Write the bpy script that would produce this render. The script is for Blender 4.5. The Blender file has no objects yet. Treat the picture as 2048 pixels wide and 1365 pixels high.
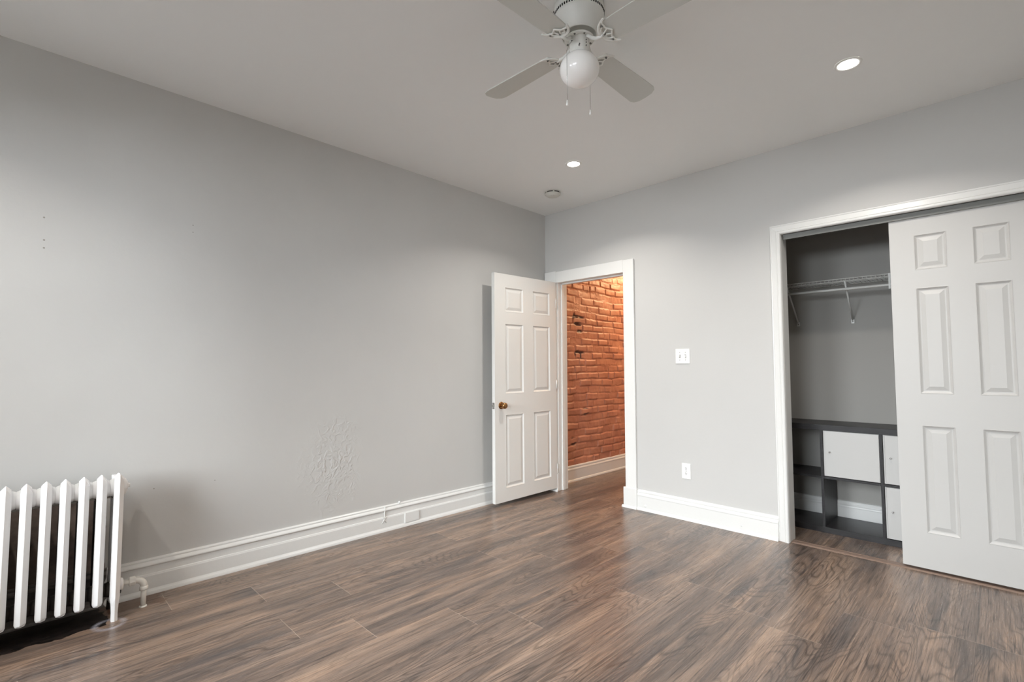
import bpy, bmesh, math, random
from mathutils import Vector, Matrix, noise
random.seed(7)
SC = bpy.context.scene
COL = SC.collection
PI = math.pi

# ------------------------------------------------------------------ camera
cam_d = bpy.data.cameras.new('camera'); cam = bpy.data.objects.new('camera', cam_d); COL.objects.link(cam)
cam_d.sensor_width = 36.0; cam_d.lens = 17.3175; cam_d.clip_start = 0.02
CP = Vector((3.20763, -3.69795, 1.17))
r_ = Vector((0.70905648, 0.70515096, -0.00101739)); u_ = Vector((0.03942668, -0.03820442, 0.99849184)); f_ = Vector((-0.70404861, 0.70802722, 0.05489085))
M = Matrix.Identity(4)
for i in range(3):
    M[i][0] = r_[i]; M[i][1] = u_[i]; M[i][2] = -f_[i]; M[i][3] = CP[i]
cam.matrix_world = M
SC.camera = cam

# ------------------------------------------------------------------ light and exposure
SC.view_settings.view_transform = 'Standard'
SC.view_settings.look = 'None'
SC.view_settings.exposure = 0.31
SC.view_settings.gamma = 1.0
SC.view_settings.use_curve_mapping = False
SC.cycles.max_bounces = 12
SC.cycles.diffuse_bounces = 8
W = bpy.data.worlds.new('overcast_sky'); SC.world = W; W.use_nodes = True
bg = W.node_tree.nodes['Background']; bg.inputs[0].default_value = (0.80, 0.88, 1.0, 1); bg.inputs[1].default_value = 1.5

def area(name, loc, direction, sx, sy, power, color=(1, 1, 1), shape='RECTANGLE', spread=180):
    l = bpy.data.lights.new(name, 'AREA'); l.shape = shape; l.size = sx; l.size_y = sy
    l.energy = power; l.color = color; l.spread = math.radians(spread)
    o = bpy.data.objects.new(name, l); COL.objects.link(o); o.location = loc
    o.rotation_euler = Vector(direction).to_track_quat('-Z', 'Y').to_euler()
    return o

H = 2.701; RW = 3.80; FW = -5.00          # ceiling height, right wall, front wall
WINS = [(0.50, 1.65, 0.70, 2.30), (2.05, 3.20, 0.70, 2.30)]
area('overcast_sky_light', (3.6, -9.0, 4.2), (-0.15, 1, -0.50), 11.0, 6.5, 5200, (0.90, 0.955, 1.0))
LIGHTS = [(0.984, -0.805), (2.715, -0.797), (0.984, -4.35), (2.715, -4.35)]

# ------------------------------------------------------------------ material helpers
def new_mat(name, base=(.5, .5, .5), rough=.5, metal=0.0, spec=.5):
    m = bpy.data.materials.new(name); m.use_nodes = True
    b = m.node_tree.nodes['Principled BSDF']
    b.inputs['Base Color'].default_value = (*base, 1); b.inputs['Roughness'].default_value = rough
    b.inputs['Metallic'].default_value = metal; b.inputs['Specular IOR Level'].default_value = spec
    return m
class NT:
    def __init__(s, m): s.t = m.node_tree; s.b = s.t.nodes['Principled BSDF']
    def n(s, ty, **kw):
        nd = s.t.nodes.new(ty)
        for k, v in kw.items():
            if k.startswith('i_'): nd.inputs[k[2:].replace('_', ' ')].default_value = v
            else: setattr(nd, k, v)
        return nd
    def l(s, a, b): s.t.links.new(a, b)
    def coord(s, which='Object', scale=(1, 1, 1), loc=(0, 0, 0)):
        c = s.n('ShaderNodeTexCoord'); mp = s.n('ShaderNodeMapping'); mp.inputs['Scale'].default_value = scale; mp.inputs['Location'].default_value = loc
        s.l(c.outputs[which], mp.inputs['Vector']); return mp.outputs['Vector']
    def noise(s, vec, scale, detail=4, rough=.5, dist=0):
        nd = s.n('ShaderNodeTexNoise'); nd.inputs['Scale'].default_value = scale; nd.inputs['Detail'].default_value = detail
        nd.inputs['Roughness'].default_value = rough; nd.inputs['Distortion'].default_value = dist; s.l(vec, nd.inputs['Vector']); return nd.outputs['Fac']
    def ramp(s, fac, stops):
        nd = s.n('ShaderNodeValToRGB'); e = nd.color_ramp.elements
        while len(e) < len(stops): e.new(.5)
        for el, (p, c) in zip(e, stops): el.position = p; el.color = (*c, 1) if len(c) == 3 else c
        s.l(fac, nd.inputs['Fac']); return nd.outputs['Color']
    def math(s, op, a, b=None, clamp=False):
        nd = s.n('ShaderNodeMath', operation=op, use_clamp=clamp)
        for i, v in enumerate((a, b)):
            if v is None: continue
            if isinstance(v, (int, float)): nd.inputs[i].default_value = v
            else: s.l(v, nd.inputs[i])
        return nd.outputs[0]
    def mix(s, fac, a, b, blend='MIX'):
        nd = s.n('ShaderNodeMix', data_type='RGBA', blend_type=blend)
        for k, v in ((0, fac), (6, a), (7, b)):
            if isinstance(v, (int, float)): nd.inputs[k].default_value = v
            elif isinstance(v, tuple): nd.inputs[k].default_value = (*v, 1) if len(v) == 3 else v
            else: s.l(v, nd.inputs[k])
        return nd.outputs[2]
    def bump(s, h, strength=.3, dist=.01, normal=None):
        nd = s.n('ShaderNodeBump'); nd.inputs['Strength'].default_value = strength; nd.inputs['Distance'].default_value = dist
        s.l(h, nd.inputs['Height'])
        if normal: s.l(normal, nd.inputs['Normal'])
        return nd.outputs['Normal']
def srgb(r, g, b):
    return tuple((c / 255 / 12.92) if c / 255 <= .04045 else ((c / 255 + .055) / 1.055) ** 2.4 for c in (r, g, b))

def paint(name, col, rough=.5, bump=.1, bscale=60, spec=.4, var=.02, bdist=.002):
    m = new_mat(name, col, rough, spec=spec); t = NT(m)
    v = t.coord()
    n1 = t.noise(v, 2.2, 3); c = t.mix(t.math('MULTIPLY', n1, 1.0), tuple(x * (1 - var) for x in col), tuple(min(1, x * (1 + var)) for x in col))
    t.l(c, t.b.inputs['Base Color'])
    n2 = t.noise(v, bscale, 4, .6)
    t.l(t.bump(n2, bump, bdist), t.b.inputs['Normal'])
    return m

WALLC = srgb(198, 197, 194)
M_wall = paint('painted_plaster_wall', WALLC, .55, .25, 45, .35)
M_ceil = paint('ceiling_paint', srgb(238, 239, 238), .7, .08, 80, .2, .01)
M_trim = paint('white_trim_paint', srgb(228, 228, 225), .28, .10, 25, .5, .01)
M_door = paint('white_door_paint', srgb(222, 221, 217), .38, .10, 120, .45, .005)
M_slide = paint('white_sliding_door_paint', srgb(194, 193, 190), .42, .10, 120, .4, .005)
M_fan = paint('white_fan_enamel', srgb(226, 226, 221), .32, .0, 20, .5, .003)
M_blade = paint('fan_blade_laminate', srgb(204, 205, 200), .45, .02, 20, .35, .003)
M_glob = new_mat('opal_glass', srgb(246, 244, 241), .12, spec=.6)
M_plast = new_mat('white_plastic', srgb(236, 235, 232), .3, spec=.5)
M_det = new_mat('detector_plastic', srgb(206, 205, 198), .4, spec=.5)
M_black = new_mat('black_gap', (.008, .008, .008), .8, spec=.1)
M_rad = paint('radiator_enamel', srgb(240, 240, 240), .33, .15, 70, .5, .01)
M_pipe = paint('pipe_enamel', srgb(222, 219, 212), .35, .2, 60, .5, .03)
M_brass = new_mat('antique_brass', srgb(150, 112, 74), .22, 1.0)
M_chrome = new_mat('satin_nickel', srgb(190, 190, 188), .25, 1.0)
M_screw = new_mat('screw_metal', srgb(120, 120, 116), .4, .9)
M_wire = new_mat('white_vinyl_wire', srgb(215, 215, 211), .4)
M_bdoor = paint('white_foil_panel', srgb(200, 199, 196), .35, .0, 30, .4, .003)
M_track = new_mat('grey_track_paint', srgb(108, 109, 105), .4, spec=.5)
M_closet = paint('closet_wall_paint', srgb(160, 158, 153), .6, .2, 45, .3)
M_led = new_mat('led_lens', (1, 1, 1), .5)
M_led.node_tree.nodes['Principled BSDF'].inputs['Emission Color'].default_value = (1.0, .95, .87, 1)
M_led.node_tree.nodes['Principled BSDF'].inputs['Emission Strength'].default_value = 14.0
M_thresh = paint('threshold_vinyl', srgb(136, 115, 102), .4, .1, 90, .4, .06)
M_outside = new_mat('outside_brick', srgb(120, 90, 75), .8)

# black-brown bookcase veneer
def mk_blackwood():
    m = new_mat('black_brown_veneer', srgb(44, 42, 43), .38, spec=.32); t = NT(m)
    v = t.coord(scale=(3, 30, 30)); n = t.noise(v, 3, 4)
    t.l(t.ramp(n, [(.3, srgb(30, 28, 29)), (.7, srgb(42, 40, 41))]), t.b.inputs['Base Color'])
    t.l(t.bump(n, .05, .001), t.b.inputs['Normal'])
    return m
M_bookcase = mk_blackwood()

# dark unpainted iron at the back of the radiator
def mk_iron():
    m = new_mat('grimy_unpainted_iron', srgb(40, 37, 35), .6, .3); t = NT(m)
    v = t.coord(); n = t.noise(v, 9, 5, .6)
    t.l(t.ramp(n, [(.32, srgb(26, 24, 24)), (.55, srgb(70, 65, 62)), (.75, srgb(130, 122, 115))]), t.b.inputs['Base Color'])
    t.l(t.bump(n, .4, .004), t.b.inputs['Normal'])
    return m
M_iron = mk_iron()

# left wall: old plaster with unpainted area behind the radiator, blistered area, nail holes
def mk_leftwall():
    m = new_mat('left_wall_paint', WALLC, .55, spec=.35); t = NT(m)
    c = t.n('ShaderNodeTexCoord'); sep = t.n('ShaderNodeSeparateXYZ'); t.l(c.outputs['Object'], sep.inputs[0])
    Y, Z = sep.outputs[1], sep.outputs[2]
    v = c.outputs['Object']
    n1 = t.noise(v, 1.6, 4, .55)
    base = t.ramp(n1, [(.3, tuple(x * .975 for x in WALLC)), (.7, tuple(x * 1.015 for x in WALLC))])
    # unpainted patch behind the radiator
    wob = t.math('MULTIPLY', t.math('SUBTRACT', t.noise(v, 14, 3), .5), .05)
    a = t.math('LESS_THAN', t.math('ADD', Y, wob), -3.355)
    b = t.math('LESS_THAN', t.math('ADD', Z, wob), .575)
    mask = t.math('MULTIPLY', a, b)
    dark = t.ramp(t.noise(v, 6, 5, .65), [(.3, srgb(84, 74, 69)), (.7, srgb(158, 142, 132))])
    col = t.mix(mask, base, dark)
    for (y, z, rr) in [(-3.631, 1.889, .004), (-3.627, 1.781, .004), (-3.626, 1.743, .004), (-3.024, 1.977, .003), (-3.023, 1.937, .003), (-3.159, .535, .003), (-2.874, .533, .003)]:
        d = t.math('SQRT', t.math('ADD', t.math('POWER', t.math('SUBTRACT', Y, y), 2.0), t.math('POWER', t.math('SUBTRACT', Z, z), 2.0)))
        col = t.mix(t.math('LESS_THAN', d, rr), col, srgb(150, 146, 138))
    t.l(col, t.b.inputs['Base Color'])
    n2 = t.noise(v, 30, 5, .6); n3 = t.noise(v, 3.0, 3, .5); n4 = t.noise(v, 55, 3, .6, 1.2)
    # blistered paint low on the wall around y=-2.2
    d = t.math('SQRT', t.math('ADD', t.math('POWER', t.math('SUBTRACT', Y, -2.18), 2.0), t.math('POWER', t.math('MULTIPLY', t.math('SUBTRACT', Z, .52), .62), 2.0)))
    d = t.math('ADD', d, t.math('MULTIPLY', t.math('SUBTRACT', t.noise(v, 7, 3), .5), .45))
    bl = t.math('MULTIPLY', t.math('SUBTRACT', 1.0, t.math('DIVIDE', d, .26), True), t.math('GREATER_THAN', n4, .0))
    h = t.math('ADD', t.math('MULTIPLY', n2, .45), t.math('MULTIPLY', n3, 2.6))
    bn = t.bump(h, .34, .0045)
    n5 = t.ramp(t.noise(v, 26, 3, .55, .8), [(.45, (0, 0, 0)), (.62, (1, 1, 1))])
    t.l(t.bump(t.math('MULTIPLY', n5, bl), .55, .0055, bn), t.b.inputs['Normal'])
    return m
M_left = mk_leftwall()

# baseboard behind the radiator is also bare
def mk_leftbase():
    m = new_mat('left_baseboard_paint', srgb(226, 226, 223), .28, spec=.5); t = NT(m)
    c = t.n('ShaderNodeTexCoord'); sep = t.n('ShaderNodeSeparateXYZ'); t.l(c.outputs['Object'], sep.inputs[0])
    v = c.outputs['Object']
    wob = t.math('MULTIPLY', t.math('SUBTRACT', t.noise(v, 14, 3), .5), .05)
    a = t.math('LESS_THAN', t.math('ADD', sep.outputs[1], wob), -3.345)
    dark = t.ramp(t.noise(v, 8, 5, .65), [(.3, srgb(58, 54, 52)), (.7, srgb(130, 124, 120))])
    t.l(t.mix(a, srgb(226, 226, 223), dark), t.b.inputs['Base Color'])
    t.l(t.bump(t.noise(v, 22, 4, .6), .22, .003), t.b.inputs['Normal'])
    return m
M_lbase = mk_leftbase()

# wood-look vinyl plank floor; UV: u across a plank (m), v along it (m); attribute 'pl' random per plank
def mk_floor():
    m = new_mat('walnut_vinyl_plank', srgb(90, 68, 55), .34, spec=.75); t = NT(m)
    uv = t.n('ShaderNodeUVMap', uv_map='UVMap'); sep = t.n('ShaderNodeSeparateXYZ'); t.l(uv.outputs[0], sep.inputs[0])
    U, V = sep.outputs[0], sep.outputs[1]
    at = t.n('ShaderNodeAttribute', attribute_name='pl'); R = at.outputs['Fac']
    comb = t.n('ShaderNodeCombineXYZ'); t.l(U, comb.inputs[0]); t.l(V, comb.inputs[1]); t.l(t.math('MULTIPLY', R, 57.0), comb.inputs[2])
    def sc(x, y, off=0.0):
        mp = t.n('ShaderNodeMapping'); mp.inputs['Scale'].default_value = (x, y, 1); mp.inputs['Location'].default_value = (off, off, 0)
        t.l(comb.outputs[0], mp.inputs['Vector']); return mp.outputs['Vector']
    broad = t.noise(sc(8, .55), 1.0, 3, .5, .5)            # broad light/dark bands along the grain
    blot = t.noise(sc(10, 1.5, 3), 1.0, 4, .6, .8)
    fine = t.noise(sc(230, 4.5), 1.0, 4, .7, .3); mid = t.noise(sc(60, 1.6, 5), 1.0, 4, .65, .3)
    # cathedral rings: contour lines of a stretched noise
    ring = t.noise(sc(4.2, .85, 9), 1.0, 2, .45, .35)
    rl = t.math('SINE', t.math('MULTIPLY', ring, 230.0))
    rl = t.math('MULTIPLY', t.math('ADD', rl, 1.0), .5)
    rl = t.math('POWER', rl, .55)
    rmask = t.ramp(t.noise(sc(5, 1.1, 21), 1.0, 2), [(.42, (0, 0, 0)), (.62, (1, 1, 1))])
    base = t.ramp(broad, [(.32, srgb(72, 65, 62)), (.44, srgb(100, 87, 79)), (.55, srgb(130, 111, 98)), (.70, srgb(164, 140, 121))])
    warm = t.ramp(blot, [(.36, srgb(80, 73, 71)), (.5, srgb(116, 98, 86)), (.68, srgb(160, 131, 108))])
    col = t.mix(.42, base, warm)
    col = t.mix(t.math('MULTIPLY', t.math('SUBTRACT', R, .5), .5, True), col, srgb(74, 68, 66))
    col = t.mix(t.math('MULTIPLY', t.math('SUBTRACT', .4, R), .5, True), col, srgb(144, 122, 104))
    fl = t.ramp(fine, [(.36, (.38, .37, .36)), (.47, (1, 1, 1)), (.68, (1.30, 1.29, 1.27))])
    col = t.mix(1.0, col, t.mix(1.0, col, fl, 'MULTIPLY'))
    ml = t.ramp(mid, [(.34, (.60, .60, .62)), (.5, (1, 1, 1)), (.68, (1.30, 1.28, 1.25))])
    col = t.mix(.5, col, t.mix(1.0, col, ml, 'MULTIPLY'))
    dk = t.ramp(rl, [(0, (.42, .40, .38)), (.55, (1, 1, 1)), (1, (1.10, 1.09, 1.08))])
    col = t.mix(t.math('MULTIPLY', rmask, .85), col, t.mix(1.0, col, dk, 'MULTIPLY'))
    # seams
    at2 = t.n('ShaderNodeAttribute', attribute_name='len'); L = at2.outputs['Fac']
    e1 = t.math('MINIMUM', U, t.math('SUBTRACT', .231, U))
    e2 = t.math('MINIMUM', V, t.math('SUBTRACT', L, V))
    s1 = t.math('LESS_THAN', e1, .0007); s2 = t.math('LESS_THAN', e2, .0011)
    col = t.mix(t.math('MULTIPLY', s1, .55), col, srgb(52, 42, 38))
    col = t.mix(t.math('MULTIPLY', s2, .8), col, srgb(176, 158, 142))
    # bare, dirty subfloor showing under the radiator; brown bare board round the pipe; scuffed ring at the foot
    tc = t.n('ShaderNodeTexCoord'); s3 = t.n('ShaderNodeSeparateXYZ'); t.l(tc.outputs['Object'], s3.inputs[0])
    X, Y = s3.outputs[0], s3.outputs[1]
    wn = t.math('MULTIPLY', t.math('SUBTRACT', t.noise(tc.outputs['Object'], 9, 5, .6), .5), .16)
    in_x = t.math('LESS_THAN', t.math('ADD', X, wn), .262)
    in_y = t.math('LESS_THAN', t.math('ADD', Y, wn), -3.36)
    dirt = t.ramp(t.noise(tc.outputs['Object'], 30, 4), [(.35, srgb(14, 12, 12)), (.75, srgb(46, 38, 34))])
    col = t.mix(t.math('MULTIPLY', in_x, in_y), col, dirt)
    bx = t.math('LESS_THAN', t.math('ADD', X, wn), .17)
    by = t.math('MULTIPLY', t.math('LESS_THAN', t.math('ADD', Y, wn), -3.12), t.math('GREATER_THAN', t.math('ADD', Y, wn), -3.34))
    col = t.mix(t.math('MULTIPLY', t.math('MULTIPLY', bx, by), .75), col, srgb(96, 68, 50))
    d = t.math('SQRT', t.math('ADD', t.math('POWER', t.math('SUBTRACT', X, .262), 2.0), t.math('POWER', t.math('SUBTRACT', Y, -3.352), 2.0)))
    rg = t.math('MULTIPLY', t.math('SUBTRACT', 1.0, t.math('DIVIDE', t.math('ABSOLUTE', t.math('SUBTRACT', d, .052)), .018), True), t.math('GREATER_THAN', fine, .42))
    col = t.mix(t.math('MULTIPLY', rg, .5), col, srgb(190, 188, 196))
    t.l(col, t.b.inputs['Base Color'])
    rr = t.ramp(fine, [(.3, (.38, .38, .38)), (.7, (.24, .24, .24))])
    t.l(rr, t.b.inputs['Roughness'])
    hh = t.math('ADD', t.math('MULTIPLY', fine, .6), t.math('MULTIPLY', t.math('MULTIPLY', rl, rmask), .4))
    t.l(t.bump(hh, .22, .0012), t.b.inputs['Normal'])
    return m
M_floor = mk_floor()

def mk_brick():
    m = new_mat('painted_brick', srgb(176, 104, 78), .42, spec=.45); t = NT(m)
    v = t.coord(); at = t.n('ShaderNodeAttribute', attribute_name='bare')
    n = t.noise(v, 5, 4, .6)
    col = t.ramp(n, [(.3, srgb(180, 122, 100)), (.7, srgb(202, 144, 118))])
    col = t.mix(at.outputs['Fac'], col, srgb(92, 70, 66))
    t.l(col, t.b.inputs['Base Color'])
    t.l(t.bump(t.noise(v, 70, 4, .6), .35, .003), t.b.inputs['Normal'])
    return m
M_brick = mk_brick()

def mk_glass():
    m = bpy.data.materials.new('window_glass'); m.use_nodes = True; nt = m.node_tree
    for n in list(nt.nodes): nt.nodes.remove(n)
    o = nt.nodes.new('ShaderNodeOutputMaterial'); mx = nt.nodes.new('ShaderNodeMixShader'); tr = nt.nodes.new('ShaderNodeBsdfTransparent'); gl = nt.nodes.new('ShaderNodeBsdfGlossy')
    gl.inputs['Roughness'].default_value = .02; fr = nt.nodes.new('ShaderNodeFresnel')
    nt.links.new(fr.outputs[0], mx.inputs[0]); nt.links.new(tr.outputs[0], mx.inputs[1]); nt.links.new(gl.outputs[0], mx.inputs[2]); nt.links.new(mx.outputs[0], o.inputs[0])
    return m
M_glass = mk_glass()

# ------------------------------------------------------------------ mesh helpers
class MB:
    def __init__(s): s.v = []; s.f = []; s.sm = []
    def add(s, vs, fs, smooth=False):
        o = len(s.v); s.v += [Vector(p) for p in vs]
        for f in fs: s.f.append([i + o for i in f]); s.sm.append(smooth)
        return s
    def box(s, x0, y0, z0, x1, y1, z1, mat=None):
        vs = [Vector((x, y, z)) for z in (z0, z1) for y in (y0, y1) for x in (x0, x1)]
        if mat: vs = [mat @ p for p in vs]
        return s.add(vs, [(0, 2, 3, 1), (4, 5, 7, 6), (0, 1, 5, 4), (2, 6, 7, 3), (0, 4, 6, 2), (1, 3, 7, 5)])
    def lathe(s, prof, c=(0, 0, 0), seg=40, axis='z', mat=None, smooth=True, a0=0):
        vs = []; n = len(prof); c = Vector(c)
        for k in range(seg):
            a = 2 * PI * k / seg + a0
            for r, z in prof:
                if axis == 'z': p = Vector((r * math.cos(a), r * math.sin(a), z))
                elif axis == 'x': p = Vector((z, r * math.cos(a), r * math.sin(a)))
                else: p = Vector((r * math.sin(a), z, r * math.cos(a)))
                vs.append((mat @ p) if mat else p + c)
        fs = []
        for k in range(seg):
            k2 = (k + 1) % seg
            for j in range(n - 1): fs.append((k * n + j, k2 * n + j, k2 * n + j + 1, k * n + j + 1))
        return s.add(vs, fs, smooth)
    def tube(s, pts, rad, seg=10, smooth=True, flat=1.0, up=None):
        pts = [Vector(p) for p in pts]; n = len(pts)
        if not isinstance(rad, (list, tuple)): rad = [rad] * n
        vs = []; pu = None
        for i, p in enumerate(pts):
            t = (pts[min(i + 1, n - 1)] - pts[max(i - 1, 0)]).normalized()
            if up is not None: a = Vector(up)
            elif pu is None: a = Vector((0, 0, 1)) if abs(t.z) < .9 else Vector((1, 0, 0))
            else: a = pu
            b = t.cross(a).normalized(); a = b.cross(t).normalized(); pu = a
            for k in range(seg):
                an = 2 * PI * k / seg
                vs.append(p + (b * math.cos(an) + a * math.sin(an) * flat) * rad[i])
        fs = []
        for i in range(n - 1):
            for k in range(seg):
                k2 = (k + 1) % seg; fs.append((i * seg + k, i * seg + k2, (i + 1) * seg + k2, (i + 1) * seg + k))
        fs.append(tuple(reversed(range(seg)))); fs.append(tuple(range((n - 1) * seg, n * seg)))
        return s.add(vs, fs, smooth)
    def extrude_profile(s, prof, fn, ts):
        """prof: list of 2D points; fn(t, a, b) -> 3D; ts: stations"""
        n = len(prof); vs = [fn(t, a, b) for t in ts for a, b in prof]; fs = []
        for i in range(len(ts) - 1):
            for j in range(n):
                j2 = (j + 1) % n; fs.append((i * n + j, i * n + j2, (i + 1) * n + j2, (i + 1) * n + j))
        fs.append(tuple(reversed(range(n)))); fs.append(tuple(range((len(ts) - 1) * n, len(ts) * n)))
        return s.add(vs, fs)

def build(name, mb, mat, parent=None, origin=None, bevel=0, seg=2, auto=True, label=None, cat=None, group=None, kind=None):
    """link the collected faces as ONE mesh object. origin: world origin of the thing (verts are given in world space)"""
    if origin is None: origin = parent['_o'] if parent is not None else (0, 0, 0)
    o3 = Vector(origin)
    me = bpy.data.meshes.new(name); me.from_pydata([tuple(v - o3) for v in mb.v], [], mb.f)
    me.polygons.foreach_set('use_smooth', mb.sm); me.materials.append(mat)
    bm = bmesh.new(); bm.from_mesh(me); bmesh.ops.recalc_face_normals(bm, faces=bm.faces); bm.to_mesh(me); bm.free()
    o = bpy.data.objects.new(name, me); COL.objects.link(o)
    if parent is not None: o.parent = parent; o['_o'] = list(origin)
    else: o.location = o3; o['_o'] = list(origin)
    if bevel:
        b = o.modifiers.new('bevel', 'BEVEL'); b.width = bevel; b.segments = seg; b.limit_method = 'ANGLE'; b.angle_limit = math.radians(40)
    if label: o['label'] = label
    if cat: o['category'] = cat
    if group: o['group'] = group
    if kind: o['kind'] = kind
    return o
def empty(name, loc, label, cat, group=None):
    o = bpy.data.objects.new(name, None); COL.objects.link(o); o.location = loc; o['_o'] = list(loc); o.empty_display_size = .1
    o['label'] = label; o['category'] = cat
    if group: o['group'] = group
    return o
def struct(name, mb, mat, label=None, **kw):
    o = build(name, mb, mat, kind='structure', **kw)
    if label: o['label'] = label
    return o
def dup(root, loc):
    def cp(o, par):
        c = o.copy(); COL.objects.link(c)
        if par is not None: c.parent = par
        for ch in [x for x in bpy.data.objects if x.parent == o]: cp(ch, c)
        return c
    c = cp(root, None); c.location = loc; c['_o'] = list(loc); return c

# ------------------------------------------------------------------ room shell
T = .114
m = MB(); m.box(-.15, FW - .15, 0, 0, 0.0, H); struct('wall_left', m, M_left)
m = MB()
for x0, x1, z0, z1 in [(-.15, .145, 0, H), (.145, .925, 2.012, H), (.925, 2.133, 0, H), (2.133, 3.405, 2.113, H), (3.405, RW + .15, 0, H)]:
    m.box(x0, 0, z0, x1, T, z1)
struct('wall_back', m, M_wall)
m = MB(); m.box(RW, FW - .15, 0, RW + .15, 0, H); struct('wall_right', m, M_wall)
m = MB(); xs = [0] + [a for w in WINS for a in w[:2]] + [RW]
for i in range(0, 6, 2): m.box(xs[i], FW - .15, 0, xs[i + 1], FW, H)
for x0, x1, z0, z1 in WINS: m.box(x0, FW - .15, 0, x1, FW, z0); m.box(x0, FW - .15, z1, x1, FW, H)
struct('wall_front', m, M_wall)
m = MB(); m.box(-.15, FW - .15, H, RW + .15, 3.6, H + .1); struct('ceiling', m, M_ceil)
# closet interior
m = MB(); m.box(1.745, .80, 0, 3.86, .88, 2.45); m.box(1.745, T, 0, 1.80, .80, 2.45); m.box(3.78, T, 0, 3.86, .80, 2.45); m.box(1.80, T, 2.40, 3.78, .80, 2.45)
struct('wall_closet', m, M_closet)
# hall
m = MB(); m.box(1.02, T, 0, 1.10, 3.5, H); m.box(-.15, 3.5, 0, 1.10, 3.6, H); struct('wall_hall_side', m, M_wall)

# floor: one mesh, one quad per plank
def make_floor():
    PW = .231; X0 = .310 - 2 * PW
    joints = {0: -2.60, 1: -1.9, 2: -2.765, 3: -3.65, 4: -2.783, 5: -2.545, 6: -2.167, 7: -3.2, 8: -2.62, 9: -3.5, 10: -2.4, 11: -1.25, 12: -3.3, 13: -.77 - 1.22, 14: -.77}
    vs = []; fs = []; uvs = []; pl = []; ln = []; PL = 1.22
    for r in range(18):
        x0 = X0 + r * PW; j = joints.get(r, -1.0 - .3 * r)
        y = j - math.ceil((j + 5.4) / PL) * PL
        k = 0
        while y < 3.6:
            y1 = y + PL; o = len(vs)
            vs += [(x0, y, 0), (x0 + PW, y, 0), (x0 + PW, y1, 0), (x0, y1, 0)]; fs.append((o, o + 1, o + 2, o + 3))
            uvs += [(0, 0), (PW, 0), (PW, PL), (0, PL)]; pl.append(random.random()); ln.append(PL); y = y1; k += 1
    me = bpy.data.meshes.new('floor'); me.from_pydata(vs, [], fs)
    u = me.uv_layers.new(name='UVMap')
    for i, c in enumerate(uvs): u.data[i].uv = c
    a = me.attributes.new('pl', 'FLOAT', 'FACE'); a.data.foreach_set('value', pl)
    a = me.attributes.new('len', 'FLOAT', 'FACE'); a.data.foreach_set('value', ln)
    me.materials.append(M_floor); o = bpy.data.objects.new('floor', me); COL.objects.link(o); o['kind'] = 'structure'
make_floor()
m = MB(); m.box(-.2, -5.4, -.12, 4.1, 3.7, -.02); struct('floor_subfloor', m, M_outside)

# hall brick wall: real relief
def make_brick():
    Hc = .0745
    ys = []; y = T
    while y < 1.75: ys.append(y); y += .0062
    while y < 3.5: ys.append(y); y += .03
    ys.append(3.5)
    zs = [.0]; z = .12
    while z < H: zs.append(z); z += .0062
    zs.append(H)
    rnd = random.Random(3)
    rows = {}
    def row(i):
        if i not in rows:
            cuts = []; yy = -.3 + rnd.random() * .2
            while yy < 3.8:
                L = .2 if rnd.random() < .7 else .105
                L *= rnd.uniform(.88, 1.1); cuts.append((yy, yy + L, rnd.uniform(-.007, .007), rnd.uniform(-.006, .006), rnd.random())); yy += L + .009
            rows[i] = cuts
        return rows[i]
    holes = [(.50, 1.72), (.53, 1.66), (.60, 1.70), (.56, 1.61), (.57, 1.55), (.53, 1.32), (.60, 1.31), (.66, .70), (.45, .40)]
    vs = []; bare = []
    for zz in zs:
        for yy in ys:
            w = noise.noise(Vector((yy * 2.2, zz * 3.1, 4.0))) * .022
            zz2 = zz + w + noise.noise(Vector((yy * 9, zz * 9, 1.0))) * .006
            yy2 = yy + noise.noise(Vector((yy * 10, zz * 12, 7.0))) * .010
            i = math.floor(zz2 / Hc); fz = zz2 - i * Hc
            dep = 0.0; e = -1
            for (a, b, off, dz, rr) in row(i):
                if a <= yy2 <= b:
                    e = min(yy2 - a, b - yy2, fz - .004 + dz * .5, Hc - .006 - fz + dz * .5)
                    big = off; break
            if e > 0:
                k = min(1, e / .011); k = math.sqrt(max(0, 1 - (1 - k) ** 2)); dep = .010 * k + big * k
            n1 = noise.noise(Vector((yy * 24, zz * 24, 2.2))) * .0022 + noise.noise(Vector((yy * 5, zz * 6, 9.2))) * .006
            mort = noise.noise(Vector((yy * 4, zz * 6, 3.3)))
            if e <= .002 and mort > .05: dep += .006 * min(1, mort * 3)
            bb = 0.0
            for hy, hz in holes:
                d = math.hypot((yy - hy) * .8, zz - hz)
                if d < .05 and e < .012: bb = max(bb, min(1, (.05 - d) / .02)); dep -= .010 * bb
            vs.append((-.012 + dep + n1, yy, zz)); bare.append(bb)
    ny = len(ys); fs = [(i * ny + j, (i + 1) * ny + j, (i + 1) * ny + j + 1, i * ny + j + 1) for i in range(len(zs) - 1) for j in range(ny - 1)]
    n0 = len(vs)
    # plain block behind gives the wall its thickness
    bx = MB().box(-.15, T, 0, -.045, 3.5, H); vs += [tuple(p) for p in bx.v]; fs += [tuple(i + n0 for i in f) for f in bx.f]; bare += [0] * 8
    me = bpy.data.meshes.new('wall_hall_brick'); me.from_pydata(vs, [], fs)
    me.polygons.foreach_set('use_smooth', [True] * (len(fs) - 6) + [False] * 6)
    a = me.attributes.new('bare', 'FLOAT', 'POINT'); a.data.foreach_set('value', bare)
    me.materials.append(M_brick); o = bpy.data.objects.new('wall_hall', me); COL.objects.link(o); o['kind'] = 'structure'
    o['label'] = 'orange-red painted brick wall of the hall seen through the open doorway'
make_brick()

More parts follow.
